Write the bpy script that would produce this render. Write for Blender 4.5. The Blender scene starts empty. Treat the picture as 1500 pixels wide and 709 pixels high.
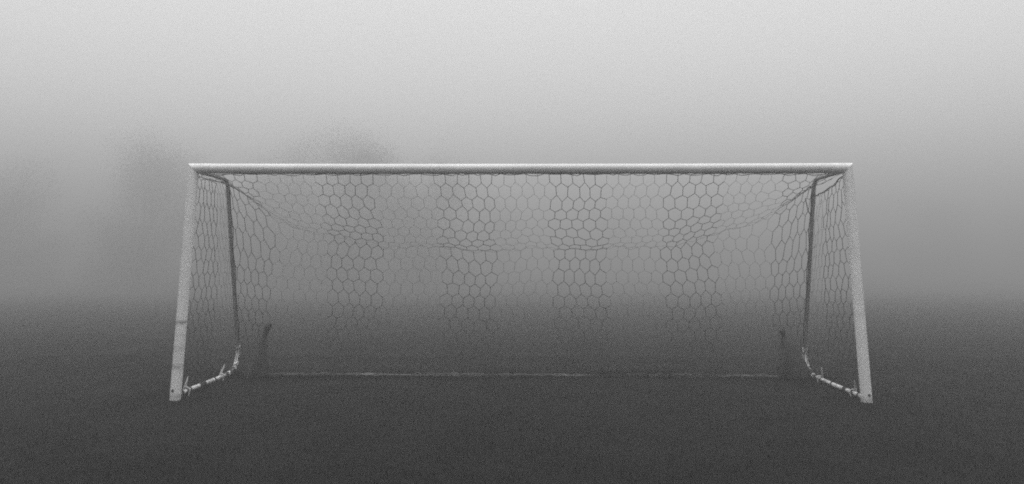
import bpy, bmesh, math, random
import numpy as np
from mathutils import Vector, Matrix

random.seed(7)
rng = np.random.default_rng(11)
SC = bpy.context.scene
COL = SC.collection
R = math.radians

# ------------------------------------------------------------------ helpers
class MB:
    """collects geometry for ONE mesh object"""
    def __init__(self):
        self.v = []; self.f = []; self.m = []; self.s = []

    def tube(self, pts, rad, n=8, mat=0, cap=True, smooth=True, flat=1.0, ref=None):
        pts = [Vector(p) for p in pts]
        k = len(pts)
        rads = rad if isinstance(rad, (list, tuple)) else [rad] * k
        tang = []
        for i in range(k):
            a = pts[max(i - 1, 0)]; b = pts[min(i + 1, k - 1)]
            d = b - a
            tang.append(d.normalized() if d.length > 1e-9 else Vector((0, 0, 1)))
        up = Vector(ref) if ref else (Vector((0, 0, 1)) if abs(tang[0].z) < .9 else Vector((0, 1, 0)))
        nrm = (up - tang[0] * up.dot(tang[0])).normalized()
        base = len(self.v)
        for i in range(k):
            nrm = (nrm - tang[i] * nrm.dot(tang[i]))
            nrm = nrm.normalized() if nrm.length > 1e-9 else tang[i].orthogonal().normalized()
            bi = tang[i].cross(nrm)
            for j in range(n):
                a = 2 * math.pi * j / n
                self.v.append(pts[i] + nrm * (math.cos(a) * rads[i]) + bi * (math.sin(a) * rads[i] * flat))
        for i in range(k - 1):
            for j in range(n):
                a = base + i * n + j; b = base + i * n + (j + 1) % n
                self.f.append((a, b, b + n, a + n)); self.m.append(mat); self.s.append(smooth)
        if cap:
            self.f.append(tuple(base + j for j in reversed(range(n)))); self.m.append(mat); self.s.append(False)
            self.f.append(tuple(base + (k - 1) * n + j for j in range(n))); self.m.append(mat); self.s.append(False)

    def loft(self, rings, mat=0, cap=True, smooth=True):
        base = len(self.v); n = len(rings[0])
        for r in rings: self.v.extend(Vector(p) for p in r)
        for i in range(len(rings) - 1):
            for j in range(n):
                a = base + i * n + j; b = base + i * n + (j + 1) % n
                self.f.append((a, b, b + n, a + n)); self.m.append(mat); self.s.append(smooth)
        if cap:
            self.f.append(tuple(base + j for j in reversed(range(n)))); self.m.append(mat); self.s.append(False)
            o = base + (len(rings) - 1) * n
            self.f.append(tuple(o + j for j in range(n))); self.m.append(mat); self.s.append(False)

    def build(self, name, mats, parent=None):
        me = bpy.data.meshes.new(name)
        me.from_pydata([tuple(v) for v in self.v], [], self.f)
        for m in (mats if isinstance(mats, (list, tuple)) else [mats]):
            me.materials.append(m)
        me.polygons.foreach_set('material_index', self.m)
        me.polygons.foreach_set('use_smooth', self.s)
        me.update()
        me.set_sharp_from_angle(angle=math.radians(40))
        o = bpy.data.objects.new(name, me)
        COL.objects.link(o)
        o.parent = parent
        return o


def np_mesh(name, verts, faces, mats, parent=None, smooth=False):
    """big mesh from numpy arrays (all faces the same size)"""
    me = bpy.data.meshes.new(name)
    nv, nf, k = len(verts), len(faces), faces.shape[1]
    me.vertices.add(nv); me.loops.add(nf * k); me.polygons.add(nf)
    me.vertices.foreach_set('co', verts.astype(np.float32).ravel())
    me.loops.foreach_set('vertex_index', faces.astype(np.int32).ravel())
    me.polygons.foreach_set('loop_start', np.arange(0, nf * k, k, dtype=np.int32))
    if smooth: me.polygons.foreach_set('use_smooth', np.ones(nf, dtype=bool))
    me.update(calc_edges=True); me.validate()
    for m in (mats if isinstance(mats, (list, tuple)) else [mats]): me.materials.append(m)
    o = bpy.data.objects.new(name, me); COL.objects.link(o); o.parent = parent
    return o


def tag(o, label=None, cat=None, group=None, kind=None):
    if label: o['label'] = label
    if cat: o['category'] = cat
    if group: o['group'] = group
    if kind: o['kind'] = kind
    return o


def empty(name, loc):
    o = bpy.data.objects.new(name, None); COL.objects.link(o); o.location = loc
    o.empty_display_size = .2
    return o


def copy_tree(o, parent=None):
    c = o.copy(); COL.objects.link(c); c.parent = parent
    for ch in [x for x in bpy.data.objects if x.parent == o]:
        copy_tree(ch, c)
    return c

# ------------------------------------------------------------------ materials
def mat(name, lo, hi, scale=8., rough=.6, bump=0., detail=5., stretch=(1, 1, 1), bscale=None, spec=.5):
    m = bpy.data.materials.new(name); m.use_nodes = True
    nt = m.node_tree; b = nt.nodes['Principled BSDF']
    b.inputs['Roughness'].default_value = rough
    b.inputs['Specular IOR Level'].default_value = spec
    tc = nt.nodes.new('ShaderNodeTexCoord'); mp = nt.nodes.new('ShaderNodeMapping')
    mp.inputs['Scale'].default_value = stretch
    nt.links.new(tc.outputs['Object'], mp.inputs['Vector'])
    no = nt.nodes.new('ShaderNodeTexNoise'); no.inputs['Scale'].default_value = scale
    no.inputs['Detail'].default_value = detail
    nt.links.new(mp.outputs['Vector'], no.inputs['Vector'])
    rp = nt.nodes.new('ShaderNodeValToRGB')
    rp.color_ramp.elements[0].position = .3; rp.color_ramp.elements[1].position = .7
    rp.color_ramp.elements[0].color = (lo, lo, lo, 1); rp.color_ramp.elements[1].color = (hi, hi, hi, 1)
    nt.links.new(no.outputs['Fac'], rp.inputs['Fac'])
    nt.links.new(rp.outputs['Color'], b.inputs['Base Color'])
    if bump:
        n2 = nt.nodes.new('ShaderNodeTexNoise'); n2.inputs['Scale'].default_value = bscale or scale * 5
        n2.inputs['Detail'].default_value = 4
        nt.links.new(mp.outputs['Vector'], n2.inputs['Vector'])
        bp = nt.nodes.new('ShaderNodeBump'); bp.inputs['Strength'].default_value = bump
        bp.inputs['Distance'].default_value = .02
        nt.links.new(n2.outputs['Fac'], bp.inputs['Height']); nt.links.new(bp.outputs['Normal'], b.inputs['Normal'])
    return m


def scuffed(name, base, marks, rough=.45):
    """white paint with grime blotches and dark scuff rings at given heights (object z, half width, depth 0..1)"""
    m = mat(name, base * .86, base, 6., rough, .08, 6., (1, 1, .45))
    nt = m.node_tree; b = nt.nodes['Principled BSDF']
    src = b.inputs['Base Color'].links[0].from_socket
    tc = next(n for n in nt.nodes if n.type == 'TEX_COORD')
    sx = nt.nodes.new('ShaderNodeSeparateXYZ'); nt.links.new(tc.outputs['Object'], sx.inputs[0])
    nz = nt.nodes.new('ShaderNodeTexNoise'); nz.inputs['Scale'].default_value = 22.; nz.inputs['Detail'].default_value = 6
    nt.links.new(tc.outputs['Object'], nz.inputs['Vector'])
    def math_(op, a, c=None, clamp=False):
        n = nt.nodes.new('ShaderNodeMath'); n.operation = op; n.use_clamp = clamp
        for i, x in enumerate((a, c)):
            if x is None: continue
            if isinstance(x, (int, float)): n.inputs[i].default_value = x
            else: nt.links.new(x, n.inputs[i])
        return n.outputs[0]
    wob = math_('MULTIPLY', math_('SUBTRACT', nz.outputs['Fac'], .5), .05)
    z = math_('ADD', sx.outputs['Z'], wob)
    tot = None
    for zc, hw, dep in marks:
        d = math_('ABSOLUTE', math_('SUBTRACT', z, zc))
        k = math_('MULTIPLY', math_('SUBTRACT', 1., math_('DIVIDE', d, hw), True), dep)
        k = math_('MULTIPLY', k, math_('MULTIPLY', nz.outputs['Fac'], 1.7))
        tot = k if tot is None else math_('MAXIMUM', tot, k)
    mx = nt.nodes.new('ShaderNodeMix'); mx.data_type = 'RGBA'
    nt.links.new(tot, mx.inputs['Factor'])
    nt.links.new(src, mx.inputs['A']); mx.inputs['B'].default_value = (.06, .06, .06, 1)
    nt.links.new(mx.outputs['Result'], b.inputs['Base Color'])
    return m

M = {}
M['post_scuffed'] = scuffed('white paint with scuff rings', .60, [(.80, .035, .75), (.66, .02, .25), (.52, .05, .3), (.33, .05, .55), (.02, .05, .5), (1.35, .03, .15)])
M['post_clean'] = scuffed('white paint', .60, [(.02, .05, .5), (.9, .03, .15), (1.6, .03, .12)])
M['bar'] = mat('white crossbar paint', .40, .49, 3., .6, .06, 6., (.6, 1, 1))
M['joint'] = mat('white corner casting', .40, .52, 9., .5, .1)
M['steel'] = mat('grey galvanised steel', .15, .24, 14., .55, .1)
M['elbow'] = mat('white painted steel', .5, .78, 9., .5, .1)
M['gbar'] = mat('chipped white ground bar paint', .22, .56, 9., .55, .1)
M['cord'] = mat('dark net cord', .015, .03, 40., .9)
M['cord_pale'] = mat('pale net cord', .07, .11, 30., .9)
M['bolt'] = mat('dark bolt', .02, .04, 40., .5)
M['peg'] = mat('dull pale peg steel', .26, .46, 24., .5, .1)
M['sack'] = mat('dark woven sack', .012, .026, 12., .95, .5, 6., (1, 1, 1), 60.)
M['tie'] = mat('pale tie string', .14, .2, 30., .9)
M['hem'] = mat('frosted net hem', .012, .11, 2.2, .9)
M['turf'] = mat('dark wet turf', .005, .009, 1.3, 1., .6, 8., (1, 1, 1), 9., spec=.05)
M['blade'] = mat('wet grass blade', .005, .014, 4., .9, spec=.1)
M['bark'] = mat('wet bark', .03, .06, 6., .95, .4)
M['leaf'] = mat('dull leaf', .035, .07, .5, .8)

# ------------------------------------------------------------------ setting: ground, grass
def height(x, y):
    return .012 * np.sin(.9 * x + .4) * np.sin(.7 * y) + .008 * np.sin(2.3 * x - 1.1 * y) - .012

def fall(y):
    """slope added to keep fog bright lower behind the goal: a gentle fall that levels out under the trees"""
    t = np.clip((np.asarray(y, float) - 3.) / 72., 0, 1)
    return -2.1 * (1 - (1 - t) ** 1.25) * np.clip(t * 12, 0, 1)

def axis(fine, half, far):
    a = np.arange(-half, half + 1e-6, fine)
    t = half + (far - half) * (np.linspace(0, 1, 26)[1:] ** 2.2)
    return np.concatenate([-t[::-1], a, t])
gx, gy = axis(.12, 12, 600), axis(.12, 12, 600)
X, Y = np.meshgrid(gx, gy)
near = np.clip(1.4 - np.maximum(np.abs(X), np.abs(Y)) / 12, 0, 1)
Z = height(X, Y) * near + (1 - near) * -.012 + fall(Y)
nx, ny = len(gx), len(gy)
idx = np.arange(nx * ny).reshape(ny, nx)
F = np.stack([idx[:-1, :-1], idx[:-1, 1:], idx[1:, 1:], idx[1:, :-1]], -1).reshape(-1, 4)
ground = np_mesh('ground', np.stack([X, Y, Z], -1).reshape(-1, 3), F, M['turf'], smooth=True)
tag(ground, 'flat dark playing field fading into the fog', 'ground', kind='structure')

def blades(n, x0, x1, y0, y1, hmin, hmax):
    x = rng.uniform(x0, x1, n); y = rng.uniform(y0, y1, n)
    clump = .6 + .4 * np.sin(3.1 * x + 1.7 * np.sin(2.2 * y)) * np.sin(2.7 * y + .5)
    h = rng.uniform(hmin, hmax, n) * (.55 + .6 * clump)
    a = rng.uniform(0, 2 * np.pi, n); w = rng.uniform(.0018, .0035, n)
    lean = rng.uniform(.1, .8, n) * h; la = rng.uniform(0, 2 * np.pi, n)
    z = height(x, y) - .003 + fall(y)
    dx, dy = np.cos(a) * w, np.sin(a) * w
    mx_, my_ = x + np.cos(la) * lean * .35, y + np.sin(la) * lean * .35
    tx, ty = x + np.cos(la) * lean, y + np.sin(la) * lean
    V = np.stack([np.stack([x - dx, y - dy, z], -1), np.stack([x + dx, y + dy, z], -1),
                  np.stack([mx_ + dx * .8, my_ + dy * .8, z + h * .6], -1), np.stack([mx_ - dx * .8, my_ - dy * .8, z + h * .6], -1),
                  np.stack([tx, ty, z + h], -1)], 1)
    b = np.arange(n)[:, None] * 5
    Fq = np.concatenate([b + np.array([[0, 1, 2]]), b + np.array([[0, 2, 3]]), b + np.array([[3, 2, 4]])])
    return V.reshape(-1, 3), Fq
parts = [blades(60000, -7.5, 7.5, -4.2, 3.5, .02, .045), blades(9000, -4.1, 4.1, 1.35, 1.9, .03, .07),
         blades(900, -4.2, -3.3, -.3, 1.7, .02, .05), blades(900, 3.3, 4.2, -.3, 1.7, .02, .05)]
off = 0; VV = []; FF = []
for v, f in parts:
    VV.append(v); FF.append(f + off); off += len(v)
grass = np_mesh('grass', np.concatenate(VV), np.concatenate(FF), M['blade'])
tag(grass, 'short dark grass blades around the goal', 'grass', kind='stuff')

# ------------------------------------------------------------------ the goal
W = 3.72; ZB = 2.5; DT = .90; DB = 1.68
goal = empty('soccer_goal', (0, 0, 0))
tag(goal, 'white full size soccer goal with sagging striped hexagon net on dark field', 'soccer goal')

def ell(c, ax, bx, ra, rb, n=28):
    return [Vector(c) + ax * (math.cos(2 * math.pi * j / n) * ra) + bx * (math.sin(2 * math.pi * j / n) * rb) for j in range(n)]
EX, EY, EZ = Vector((1, 0, 0)), Vector((0, 1, 0)), Vector((0, 0, 1))
RA, RB = .059, .055
for s in (-1, 1):
    # post: an oval tube whose top end is mitred at 45 degrees
    b = MB(); rings = []
    for z in (-.035, .0, .02, .6, 1.2, 1.8, 2.2, 2.36):
        rings.append(ell((s * W, 0, z), EX, EY, RA, RB))
    top = [p + EZ * (ZB - 2.36) + EZ * ((p.x - s * W) * s) for p in rings[-1]]
    rings.append(top)
    b.loft(rings)
    post = b.build('post', M['post_scuffed'] if s < 0 else M['post_clean'], goal)
    if s < 0: tag(post, 'white post with dark scuff rings low down')
    bo = MB(); bo.tube([(s * W + (-.012 if s < 0 else .01), -.050, .085 if s < 0 else .07), (s * W + (-.012 if s < 0 else .01), -.0585, .085 if s < 0 else .07)], [.017, .015], 10)
    bo.build('bolt', M['bolt'], post)
    # corner joint: the mitred end piece of the bar
    b = MB()
    xin = s * (W - .20)
    r0 = ell((xin, 0, ZB), EY, EZ, RB + .0015, .0585)
    r1 = [Vector((s * W + s * (p.z - ZB), p.y, p.z)) for p in r0]
    rings = [r0, r1] if s > 0 else [r0, r1]
    b.loft(rings)
    j = b.build('corner_joint', M['joint'], goal)
    bm = bmesh.new(); bm.from_mesh(j.data); bmesh.ops.recalc_face_normals(bm, faces=bm.faces); bm.to_mesh(j.data); bm.free()
# crossbar
b = MB(); rings = []
for i in range(25):
    x = -(W - .1985) + (2 * W - .397) * i / 24
    rings.append(ell((x, 0, ZB - .006 * (1 - (x / W) ** 2)), EY, EZ, RB, .057))
b.loft(rings); b.build('crossbar', M['bar'], goal)

def stan(s):
    """centre line of a rear stanchion, from the top corner back and down to the bend"""
    pts = [(s * (W - .015), .045, 2.475), (s * (W - .03), .4, 2.470), (s * (W - .04), DT - .14, 2.462), (s * (W - .042), DT - .05, 2.445), (s * (W - .042), DT + .005, 2.40)]
    a = Vector((s * (W - .042), DT + .03, 2.33)); e = Vector((s * (W - .012), DB + .02, .34))
    for i in range(9): pts.append(a.lerp(e, i / 8))
    return [Vector(p) for p in pts]
def elbow(s):
    return [Vector((s * (W - .012), DB + .02, .35)), Vector((s * (W - .012), DB + .035, .25)), Vector((s * (W - .012), DB + .01, .15)),
            Vector((s * (W - .012), DB - .06, .075)), Vector((s * (W - .012), DB - .17, .043)), Vector((s * (W - .012), DB - .24, .040))]
wraps = {-1: [.07, .105, .21, .30, .56, .60, .645, .69, .98, 1.33, 1.37], 1: [.13, .27, .46, .50, .86, 1.18, 1.35, 1.39]}
for s in (-1, 1):
    b = MB(); b.tube(stan(s), .0245, 14); st = b.build('stanchion', M['steel'], goal)
    b = MB(); b.tube(elbow(s), .030, 14); el = b.build('elbow', M['elbow'], goal)
    # net cords lashed along the elbow
    e = elbow(s)
    for dx, dy in ((-.020, -.024), (.006, -.032), (.026, -.018)):
        b = MB(); b.tube([p + Vector((dx + random.uniform(-.004, .004), dy, .0 if i < 3 else .018)) for i, p in enumerate(e)], .0048, 5)
        b.build('lashing', M['cord'], el)
    for t in (.1, .55, .66, .70, .74, .78, .82, .86, .90, .94):
        k = t * (len(e) - 1); i = int(k); p = e[i].lerp(e[i + 1], k - i); d = (e[i + 1] - e[i]).normalized()
        q = d.orthogonal().normalized(); w_ = d.cross(q)
        b = MB(); b.tube([p + q * math.cos(a) * .034 + w_ * math.sin(a) * .034 + d * (.02 * math.sin(a)) for a in np.linspace(0, 2 * math.pi, 13)], .0045, 5, cap=False)
        b.build('lashing', M['cord'], el)
    b = MB(); x = s * (W - .012)
    b.tube([(x, .045, .035), (x, .3, .036), (x, .8, .034), (x, 1.2, .037), (x, DB - .235, .040)], [.024, .024, .023, .021, .018], 14)
    gb = b.build('ground_bar', M['gbar'], goal)
    for y in wraps[s]:
        turns = random.choice((2, 2, 3)); ph = random.uniform(0, 6)
        b = MB(); b.tube([(x + (.028 - .0045 * y / DB) * math.cos(a + ph), y + .011 * a / (2 * math.pi), .036 + (.028 - .0045 * y / DB) * math.sin(a + ph)) for a in np.linspace(0, 2 * math.pi * turns, 13 * turns)], .0055, 5)
        b.build('lashing', M['cord'], gb)
# rear ground bar, low in the grass
b = MB(); n = 40
b.tube([(-(W - .16) + 2 * (W - .16) * i / n, DB - .035 + .05 * math.cos(math.pi * (i / n - .5)), -.007 + .007 * math.sin(i * .9) + .005 * math.sin(i * 2.3)) for i in range(n + 1)], .018, 10)
rb = b.build('ground_bar', M['hem'], goal)
tag(rb, 'thin pale rear bar half sunk in the grass')

# ---- net
CW = .1345
XS_U = [-3.70, -3.03, -2.02, -.67, .67, 2.02, 3.03, 3.70]
XS_T = [-3.68, -3.02, -2.01, -.62, .67, 2.03, 3.03, 3.68]
XS_F = [-3.66, -3.05, -2.04, -.625, .76, 2.10, 3.08, 3.66]
XS_B = [-3.69, -3.33, -2.27, -.66, .85, 2.35, 3.35, 3.69]
def interp(u, ys): return float(np.interp(u, XS_U, ys))
NROW = 18.6
def fold_z(u):
    k = abs(u) / 3.70
    return 1.60 + (.82 if u < 0 else .80) * k ** (3.7 if u < 0 else 3.5) + .012 * math.sin(3.1 * u) + (.018 * math.sin(5.3 * u + 1) + .008 * math.sin(13. * u)) * max(0, 1 - k ** 3)
def fold(u):
    k = abs(u) / 3.70
    return Vector((interp(u, XS_F), DT + .02 + .10 * (1 - k ** 2) + .02 * math.sin(2 * u), fold_z(u)))
def sheet(u, v):
    k = abs(u) / 3.70
    vf = 8. - 3.0 * k ** 3.5
    A = Vector((interp(u, XS_T), .035, ZB - .058)); Fo = fold(u); B = Vector((interp(u, XS_B), DB - .01, .015))
    wob = Vector((.020 * math.sin(1.7 * u + .9 * v) + .012 * math.sin(4.1 * u - .6 * v), .02 * math.sin(2.3 * u + .5 * v), .010 * math.sin(3.3 * u + 1.3 * v)))
    fade = min(1, v / 2, (NROW - v) / 2) * (1 - k ** 6)
    if v <= vf:
        t = v / vf
        p = A.lerp(Fo, t)
        p.z = A.z + (Fo.z - A.z) * (1 - (1 - t) ** (1.4 - .25 * k)) - .05 * k * math.sin(math.pi * t)
    else:
        t = (v - vf) / (NROW - vf)
        p = Fo.lerp(B, t)
        p.y += .07 * math.sin(math.pi * t) * (1 - .6 * k)
    p = p + wob * fade
    for c in (Vector((-3.66, DT + .02, 2.43)), Vector((3.66, DT + .02, 2.41))):
        d = p - c
        if d.length < 1.: p = c + d * d.length ** .72
    return p

def strand(b, p, q, r, m):
    d = q - p
    if d.length < .004: return
    b.tube([p, q], r, 4, m, cap=False, smooth=True)

nodes = {}
def node(x, y):
    key = (round(x * 2), round(y * 3))
    if key not in nodes:
        u = max(-3.70, min(3.70, x * CW)); v = max(0, min(NROW, y))
        j = 0 if v in (0, NROW) or abs(u) == 3.70 else 1
        nodes[key] = sheet(u, v) + Vector((random.gauss(0, .005), random.gauss(0, .006), random.gauss(0, .006))) * j
    return nodes[key]
b = MB()
for r in range(-1, 20):
    for c in range(-29, 30):
        x = c + .5 * (r % 2); y = r + .35
        for (xa, ya), (xb, yb) in (((x - .5, y - 1 / 3), (x - .5, y + 1 / 3)), ((x - .5, y - 1 / 3), (x, y - 2 / 3)), ((x, y - 2 / 3), (x + .5, y - 1 / 3))):
            if max(ya, yb) < 0 or min(ya, yb) > NROW or min(abs(xa), abs(xb)) * CW > 3.72: continue
            um = abs(xa + xb) * .5 * CW / .33625
            dark = int((um + 1) / 2) % 2 == 1
            strand(b, node(xa, ya), node(xb, yb), .0034 if dark else .0018, 0 if dark else 1)
net = b.build('net', [M['cord'], M['cord_pale']], goal)
tag(net, 'sagging roof and back net in dark and pale stripes')
# support cord along the fold, scalloped lacing along the crossbar, hem on the ground
b = MB(); b.tube([fold(u) + Vector((0, 0, .016 * math.sin(23 * u) + random.gauss(0, .006))) * (1 - (abs(u) / 3.7) ** 6) for u in np.linspace(-3.7, 3.7, 150)], .0017, 5); b.build('support_cord', M['cord_pale'], net)
b = MB(); pts = []
x = -3.5
while x < 3.5:
    step = random.uniform(.12, .3)
    for t in (0, .33, .66):
        pts.append((x + step * t, .01, ZB - .062 - .022 * math.sin(math.pi * t) * random.uniform(.2, 1.2)))
    x += step
b.tube(pts, .0042, 5); b.build('lacing', M['cord'], net)
b = MB()
for k in range(3):
    pts = [(x_, DB - .05 + .05 * math.sin(2.1 * x_ + 2 * k) + random.gauss(0, .012), -.006 + .010 * k * abs(math.sin(1.3 * x_ + k)) + abs(random.gauss(0, .010))) for x_ in np.linspace(-3.5, 3.5, 120)]
    b.tube(pts, .0065, 5)
b.build('hem_cord', M['hem'], net)

# side nets
C_R = Vector((3.60, 1.02, 2.235))     # where the loose right corner of the net is held by a cord
def side(s, p, v):
    """p 0 front .. 1 back, v 0 top .. 1 ground"""
    if s < 0:
        top = Vector((-(W - .03), .05, 2.42)).lerp(Vector((-(W - .045), DT - .01, 2.43)), p)
        top.z -= .02 * math.sin(math.pi * p)
        back_t = Vector((-(W - .042), DT + .02, 2.38))
    else:
        top = Vector((W - .03, .05, 2.42)).lerp(C_R, p)
        top.z -= .03 * math.sin(math.pi * p)
        back_t = Vector((W - .06, DT + .08, 2.2))
    back = back_t.lerp(Vector((s * (W - .02), DB, .08)), v)
    front = Vector((s * (W - .035), .055, 2.42 - 2.36 * v))
    q = front.lerp(back, p)
    k = max(0, 1 - v * 4)
    q.z += (top.z - (front.z * (1 - p) + back.z * p) + v * 0) * k * k if v < .25 else 0
    bulge = math.sin(math.pi * p) * math.sin(math.pi * min(1, v * 1.05))
    q.x -= s * (.05 + .02 * math.sin(5 * v)) * bulge
    q.y += .025 * math.sin(7 * v + 4 * p) * bulge
    return q
NC, NR = 10, 16
for s in (-1, 1):
    b = MB(); nd = {}
    def sn(x, y):
        key = (round(x * 2), round(y * 3))
        if key not in nd:
            p = max(0, min(1, x / NC)); v = max(0, min(1, y / NR))
            j = 0 if p in (0, 1) or v in (0, 1) else 1
            nd[key] = side(s, p, v) + Vector((random.gauss(0, .006), random.gauss(0, .008), random.gauss(0, .008))) * j
        return nd[key]
    for r in range(-1, NR + 2):
        for c in range(-1, NC + 2):
            x = c + .5 * (r % 2); y = r
            for (xa, ya), (xb, yb) in (((x - .5, y - 1 / 3), (x - .5, y + 1 / 3)), ((x - .5, y - 1 / 3), (x, y - 2 / 3)), ((x, y - 2 / 3), (x + .5, y - 1 / 3))):
                if max(ya, yb) < 0 or min(ya, yb) > NR or max(xa, xb) < 0 or min(xa, xb) > NC: continue
                dark = (xa + xb) * .5 < 5.2
                strand(b, sn(xa, ya), sn(xb, yb), .0034 if dark else .0018, 0 if dark else 1)
    o = b.build('side_net', [M['cord'], M['cord_pale']], goal)
    b = MB()
    if s > 0:
        b.tube([side(1, p, 0) + Vector((random.gauss(0, .006), 0, random.gauss(0, .006))) for p in np.linspace(0, 1, 12)], .0075, 6)
        b.tube([C_R, C_R + Vector((.035, .03, -.16)), Vector((W - .06, 1.03, 2.03)), Vector((W - .035, 1.06, 1.97))], .006, 6)
    else:
        b.tube([side(-1, p, 0) for p in np.linspace(0, 1, 12)], .005, 6)
    # cord threaded down the stanchion
    ps = stan(s)[5:]
    b.tube([p + Vector((-s * (.03 + .012 * math.sin(3.7 * i)), -.012, 0)) for i, p in enumerate(ps)], .005, 5)
    b.build('edge_cord', M['cord'], o)

# ------------------------------------------------------------------ pegs over the ground bars
def make_peg():
    b = MB()
    b.tube([(0, 0, -.10), (0, 0, .02), (.004, .012, .06), (.003, .03, .10), (.010, .046, .135), (.008, .058, .165), (.010, .062, .178)], [.008, .022, .021, .017, .013, .010, .006], 10, flat=.75)
    root = b.build('ground_peg', M['peg'])
    h = MB()
    h.tube([(.002, .01, .052), (.012, -.004, .070), (.03, -.008, .074), (.048, -.010, .066), (.056, -.010, .04), (.056, -.010, -.03)], .009, 8)
    h.build('hook', M['peg'], root)
    return root
peg0 = make_peg()
G = 'ground pegs beside the side bars of the goal'
specs = [((-3.742, .25, .0), R(8), 'pale steel peg right behind the scuffed white post', (.04, 0)),
         ((-3.74, 1.24, .0), R(-6), 'pale pointed steel peg near the rear end of the bar behind the scuffed post', (.10, 1)),
         ((3.742, .30, .0), R(176), 'pale steel peg tucked behind the clean white post without scuff rings', (.14, 0)),
         ((3.74, 1.26, .0), R(186), 'pale steel peg below the stanchion with the loose tied net corner', (.12, 1))]
for i, (loc, rz, lab, (tilt, _)) in enumerate(specs):
    p = peg0 if i == 0 else copy_tree(peg0)
    p.location = loc; p.rotation_euler = (0, tilt, rz)
    tag(p, lab, 'ground peg', G)

# ------------------------------------------------------------------ dark tied sacks in the rear corners
def make_sack(name, prof, lean, label, seed, nub):
    rr = random.Random(seed)
    b = MB(); rings = []; n = 26
    ph = [rr.uniform(0, 6.28) for _ in range(6)]
    for t, (z, rx, ry) in enumerate(prof):
        cx = lean(z)
        ring = []
        for j in range(n):
            a = 2 * math.pi * j / n
            fold_ = 1 + .09 * math.sin(5 * a + ph[0] + z * 4) * min(1, z * 5 + .2) + .05 * math.sin(9 * a + ph[1] + z * 7) + .04 * math.sin(3 * a + ph[2] - z * 9)
            ring.append(Vector((cx + math.cos(a) * rx * fold_, math.sin(a) * ry * fold_, z + .008 * math.sin(4 * a + ph[3]))))
        rings.append(ring)
    b.loft(rings)
    o = b.build(name, M['sack'])
    nz = prof[nub][0]
    k = MB()
    k.tube([(lean(nz) + prof[nub][1] * 1.12 * math.cos(a), prof[nub][2] * 1.12 * math.sin(a), nz + .004 * math.sin(2 * a)) for a in np.linspace(0, 2 * math.pi, 15)], .007, 6, cap=False)
    k.build('tie', M['sack'], o)
    tag(o, label, 'sack', 'dark tied sacks in the rear corners of the goal')
    return o
sl = make_sack('sandbag', [(-.01, .10, .10), (.03, .155, .13), (.12, .158, .13), (.22, .13, .12), (.32, .085, .085), (.40, .055, .06), (.46, .034, .038), (.50, .028, .03), (.56, .036, .034), (.62, .046, .04), (.655, .04, .03), (.665, .02, .015)],
               lambda z: .02 + .02 * z + .26 * z * z, 'dark tied sack with a long upright neck and pale string', 3, 6)
sl.location = (-3.36, 1.42, .0)
k = MB(); k.tube([(.06, -.095, .30), (.02, -.118, .22), (-.015, -.14, .13), (-.04, -.15, .04), (-.045, -.15, -.002)], .0026, 5)
k.build('string', M['tie'], sl)
sr = make_sack('sandbag', [(-.01, .135, .11), (.03, .178, .14), (.14, .178, .14), (.25, .158, .13), (.34, .11, .10), (.42, .080, .08), (.48, .045, .05), (.525, .022, .024), (.555, .030, .028), (.595, .034, .03), (.61, .016, .015)],
               lambda z: .03 - .08 * z - .20 * z * z, 'broad dark tied sack with a short stubby neck', 5, 7)
sr.location = (3.42, 1.42, .0)

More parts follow.
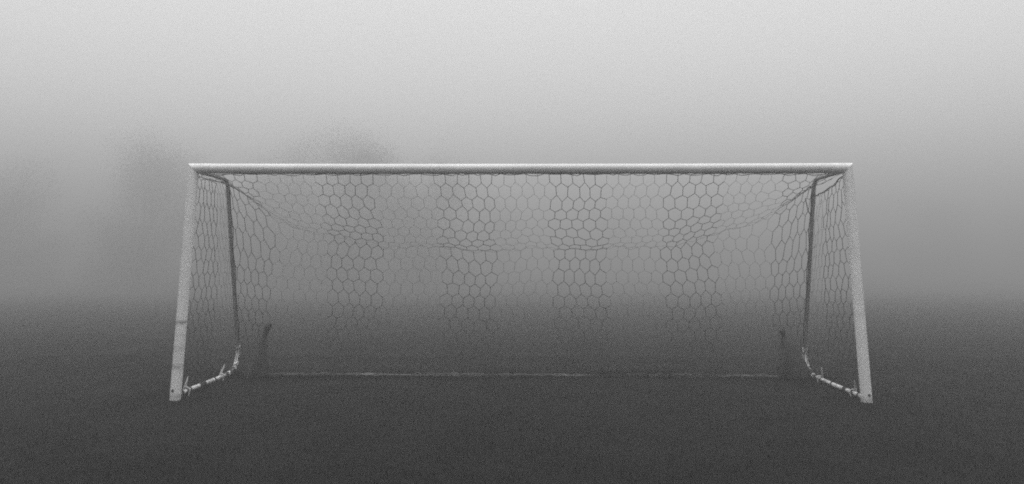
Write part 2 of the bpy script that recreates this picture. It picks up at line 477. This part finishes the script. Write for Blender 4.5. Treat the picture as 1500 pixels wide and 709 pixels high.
# ------------------------------------------------------------------ trees in the fog
def make_tree(x, y, h, w, label, seed, nl):
    rr = np.random.default_rng(seed); rd = random.Random(seed)
    root = empty('tree', (x, y, -.02))
    tag(root, label, 'tree', 'trees behind the field in the fog')
    b = MB()
    th = h * .55
    trunk = [Vector((rd.gauss(0, .12) * i, rd.gauss(0, .12) * i, th * i / 5)) for i in range(6)]
    trunk[0] = Vector((0, 0, 0))
    b.tube(trunk, [h * .026, h * .021, h * .018, h * .015, h * .011, h * .006], 9)
    cl = []
    for i in range(26):
        t = rd.uniform(.12, 1.) if i > 7 else rd.uniform(.08, .3)
        k = t * 5; a = trunk[min(int(k), 4)].lerp(trunk[min(int(k) + 1, 5)], k - int(k))
        ang = rd.uniform(0, 6.283); up = rd.uniform(.05, .9)
        L = w * rd.uniform(.55, 1.) * (1.1 - .4 * t)
        e = a + Vector((math.cos(ang) * L, math.sin(ang) * L, L * up + (h - th) * .55 * t))
        e.z = min(e.z, h * .93)
        m_ = a.lerp(e, .5) + Vector((0, 0, .06 * L))
        b.tube([a, m_, e], [h * .006, h * .0035, h * .001], 6)
        for t2 in (.5, .75, 1.):
            cl.append((a.lerp(e, t2), rd.uniform(.13, .24) * w * 1.1))
    for i in range(16):
        ang = rd.uniform(0, 6.283); L = w * rd.uniform(.2, .95)
        cl.append((Vector((math.cos(ang) * L, math.sin(ang) * L, rd.uniform(.2, 1.6))), .15 * w))
    cl.append((Vector((trunk[-1].x, trunk[-1].y, h * .88)), .2 * w))
    b.build('trunk', M['bark'], root)
    cen = np.array([c[0] for c in cl]); rad = np.array([c[1] for c in cl])
    pick = rr.choice(len(cl), nl, p=rad ** 2 / (rad ** 2).sum())
    P = cen[pick] + rr.normal(0, 1, (nl, 3)) * rad[pick][:, None] * np.array([1.15, 1.15, .85])
    P[:, 2] = np.abs(P[:, 2]) + .02
    sz = rr.uniform(.018, .048, nl)
    u = rr.normal(0, 1, (nl, 3)); u /= np.linalg.norm(u, axis=1)[:, None]
    v = np.cross(u, rr.normal(0, 1, (nl, 3))); v /= np.linalg.norm(v, axis=1)[:, None]
    u *= sz[:, None]; v *= sz[:, None] * .6
    V = np.stack([P - u, P - v, P + u, P + v], 1).reshape(-1, 3)
    np_mesh('crown', V, np.arange(nl * 4).reshape(-1, 4), M['leaf'], root)
    return root
TREES = [  # x, y, height, crown radius, label
    (-68, 74, 10.5, 6.0, 'low broad tree cut by the frame beyond the scuffed post'),
    (-56, 70, 11.5, 6.0, 'broad rounded tree, second farthest out at the edge of the fog'),
    (-41.5, 72, 15.0, 6.0, 'tall rounded tree standing clear outside the scuffed post'),
    (-34.0, 80, 13.0, 5.5, 'lower tree seen just past the scuffed post'),
    (-26.5, 74, 13.8, 5.5, 'tree behind the goal corner beside the scuffed post'),
    (-18.8, 70, 15.2, 6.0, 'tallest wide crowned tree rising above the crossbar in the fog'),
    (-12.2, 76, 13.2, 5.6, 'slimmer tree showing above the crossbar next to the tallest one'),
    (-5.5, 100, 12.5, 6, 'faint short tree deep in the fog behind the middle of the net'),
    (14, 125, 12.5, 7, 'very faint low tree behind the net, first right of its middle'),
    (28, 115, 12.5, 7, 'very faint tree behind the net near the loose tied corner'),
    (44, 115, 14.0, 8, 'very faint tree just behind the clean white post'),
    (60, 108, 13.5, 8, 'very faint round tree outside the clean white post'),
    (76, 105, 14.0, 8, 'faint tree farthest out on the clean post side'),
]
protos = {}
for i, (x, y, h, w, lab) in enumerate(TREES):
    kind = i % 3
    if kind not in protos:
        t = protos[kind] = make_tree(0, 0, 13., 5.4, lab, 101 + kind, 230000)
    else:
        t = copy_tree(protos[kind])
    k = 1. if y < 90 else 1.3
    t.location = (x * .9 * k + .6, y * .9 * k - .9, float(fall(y * .9 * k - .9)) - .04)
    t.scale = (w * .92 / 5.4,) * 2 + ((h * .86 + 2.3) / 13. * (1. if y < 90 else 1.05),)
    t.rotation_euler = (0, 0, 1.9 * i)
    tag(t, lab)

# ------------------------------------------------------------------ haze
HX0, HX1, HY0, HY1, HZ0, HZ1 = -640, 640, -640, 640, -3.2, 14.6
me = bpy.data.meshes.new('haze')
vs = [(x, y, z) for x in (HX0, HX1) for y in (HY0, HY1) for z in (HZ0, HZ1)]
me.from_pydata(vs, [], [(0, 1, 3, 2), (4, 6, 7, 5), (0, 4, 5, 1), (2, 3, 7, 6), (0, 2, 6, 4), (1, 5, 7, 3)])
hz = bpy.data.objects.new('haze', me); COL.objects.link(hz)
hm = bpy.data.materials.new('fog'); hm.use_nodes = True
nt = hm.node_tree; nt.nodes.clear()
out = nt.nodes.new('ShaderNodeOutputMaterial'); pv = nt.nodes.new('ShaderNodeVolumePrincipled')
FOG = .026
pv.inputs['Color'].default_value = (.96, .96, .96, 1)
pv.inputs['Density'].default_value = FOG
pv.inputs['Anisotropy'].default_value = .58
nt.links.new(pv.outputs[0], out.inputs['Volume'])
me.materials.append(hm)
tag(hz, 'even pale fog over the whole field', 'fog', kind='stuff')

# ------------------------------------------------------------------ light: overcast sky and one soft sun
EL = R(86)
w = bpy.data.worlds.new('World'); SC.world = w; w.use_nodes = True
nt = w.node_tree; bg = nt.nodes['Background']
sky = nt.nodes.new('ShaderNodeTexSky'); sky.sky_type = 'NISHITA'; sky.sun_disc = False
sky.sun_elevation = EL; sky.sun_rotation = R(180)
sky.air_density = 1.0; sky.dust_density = 5.0; sky.ozone_density = 1.0
bw = nt.nodes.new('ShaderNodeRGBToBW')          # a colourless sky above the fog
nt.links.new(sky.outputs[0], bw.inputs[0]); nt.links.new(bw.outputs[0], bg.inputs['Color'])
bg.inputs['Strength'].default_value = .15
sd = bpy.data.lights.new('sun', 'SUN'); sd.energy = .5; sd.angle = R(40); sd.color = (1, 1, 1)
so = bpy.data.objects.new('sun', sd); COL.objects.link(so)
so.rotation_euler = (math.pi / 2 - EL, 0, 0); so.location = (0, 40, 60)

# ------------------------------------------------------------------ camera
cd = bpy.data.cameras.new('camera'); cam = bpy.data.objects.new('camera', cd); COL.objects.link(cam)
yaw, pit, roll = .0182, .1885, -.0014
cy_, sy_ = math.cos(yaw), math.sin(yaw)
Rt = Vector((cy_, sy_, 0)); Fw = Vector((-sy_, cy_, 0))
Fv = Fw * math.cos(pit) + EZ * math.sin(pit); Uv = -Fw * math.sin(pit) + EZ * math.cos(pit)
r3 = Rt * math.cos(roll) - Uv * math.sin(roll); u3 = Rt * math.sin(roll) + Uv * math.cos(roll)
mt = Matrix.Identity(4)
for i in range(3):
    mt[i][0] = r3[i]; mt[i][1] = u3[i]; mt[i][2] = -Fv[i]
mt.translation = Vector((.0848, -8.5202, 1.535))
cam.matrix_world = mt
cd.sensor_fit = 'HORIZONTAL'; cd.sensor_width = 36; cd.lens = 1100 / 1500 * 36
cd.shift_y = -(354.5 - 163.1) / 1500
cd.clip_start = .05; cd.clip_end = 3000
SC.camera = cam

# ------------------------------------------------------------------ render settings
SC.render.engine = 'CYCLES'
SC.view_settings.view_transform = 'Standard'; SC.view_settings.look = 'None'
SC.view_settings.gamma = 1; SC.view_settings.use_curve_mapping = False
SC.view_settings.exposure = 1.32
c = SC.cycles
c.use_denoising = False
c.use_adaptive_sampling = False; c.use_light_tree = False; c.filter_width = 1.9; c.sample_clamp_indirect = 1.5
c.max_bounces = 8; c.volume_bounces = 0; c.diffuse_bounces = 3; c.glossy_bounces = 2; c.transparent_max_bounces = 8
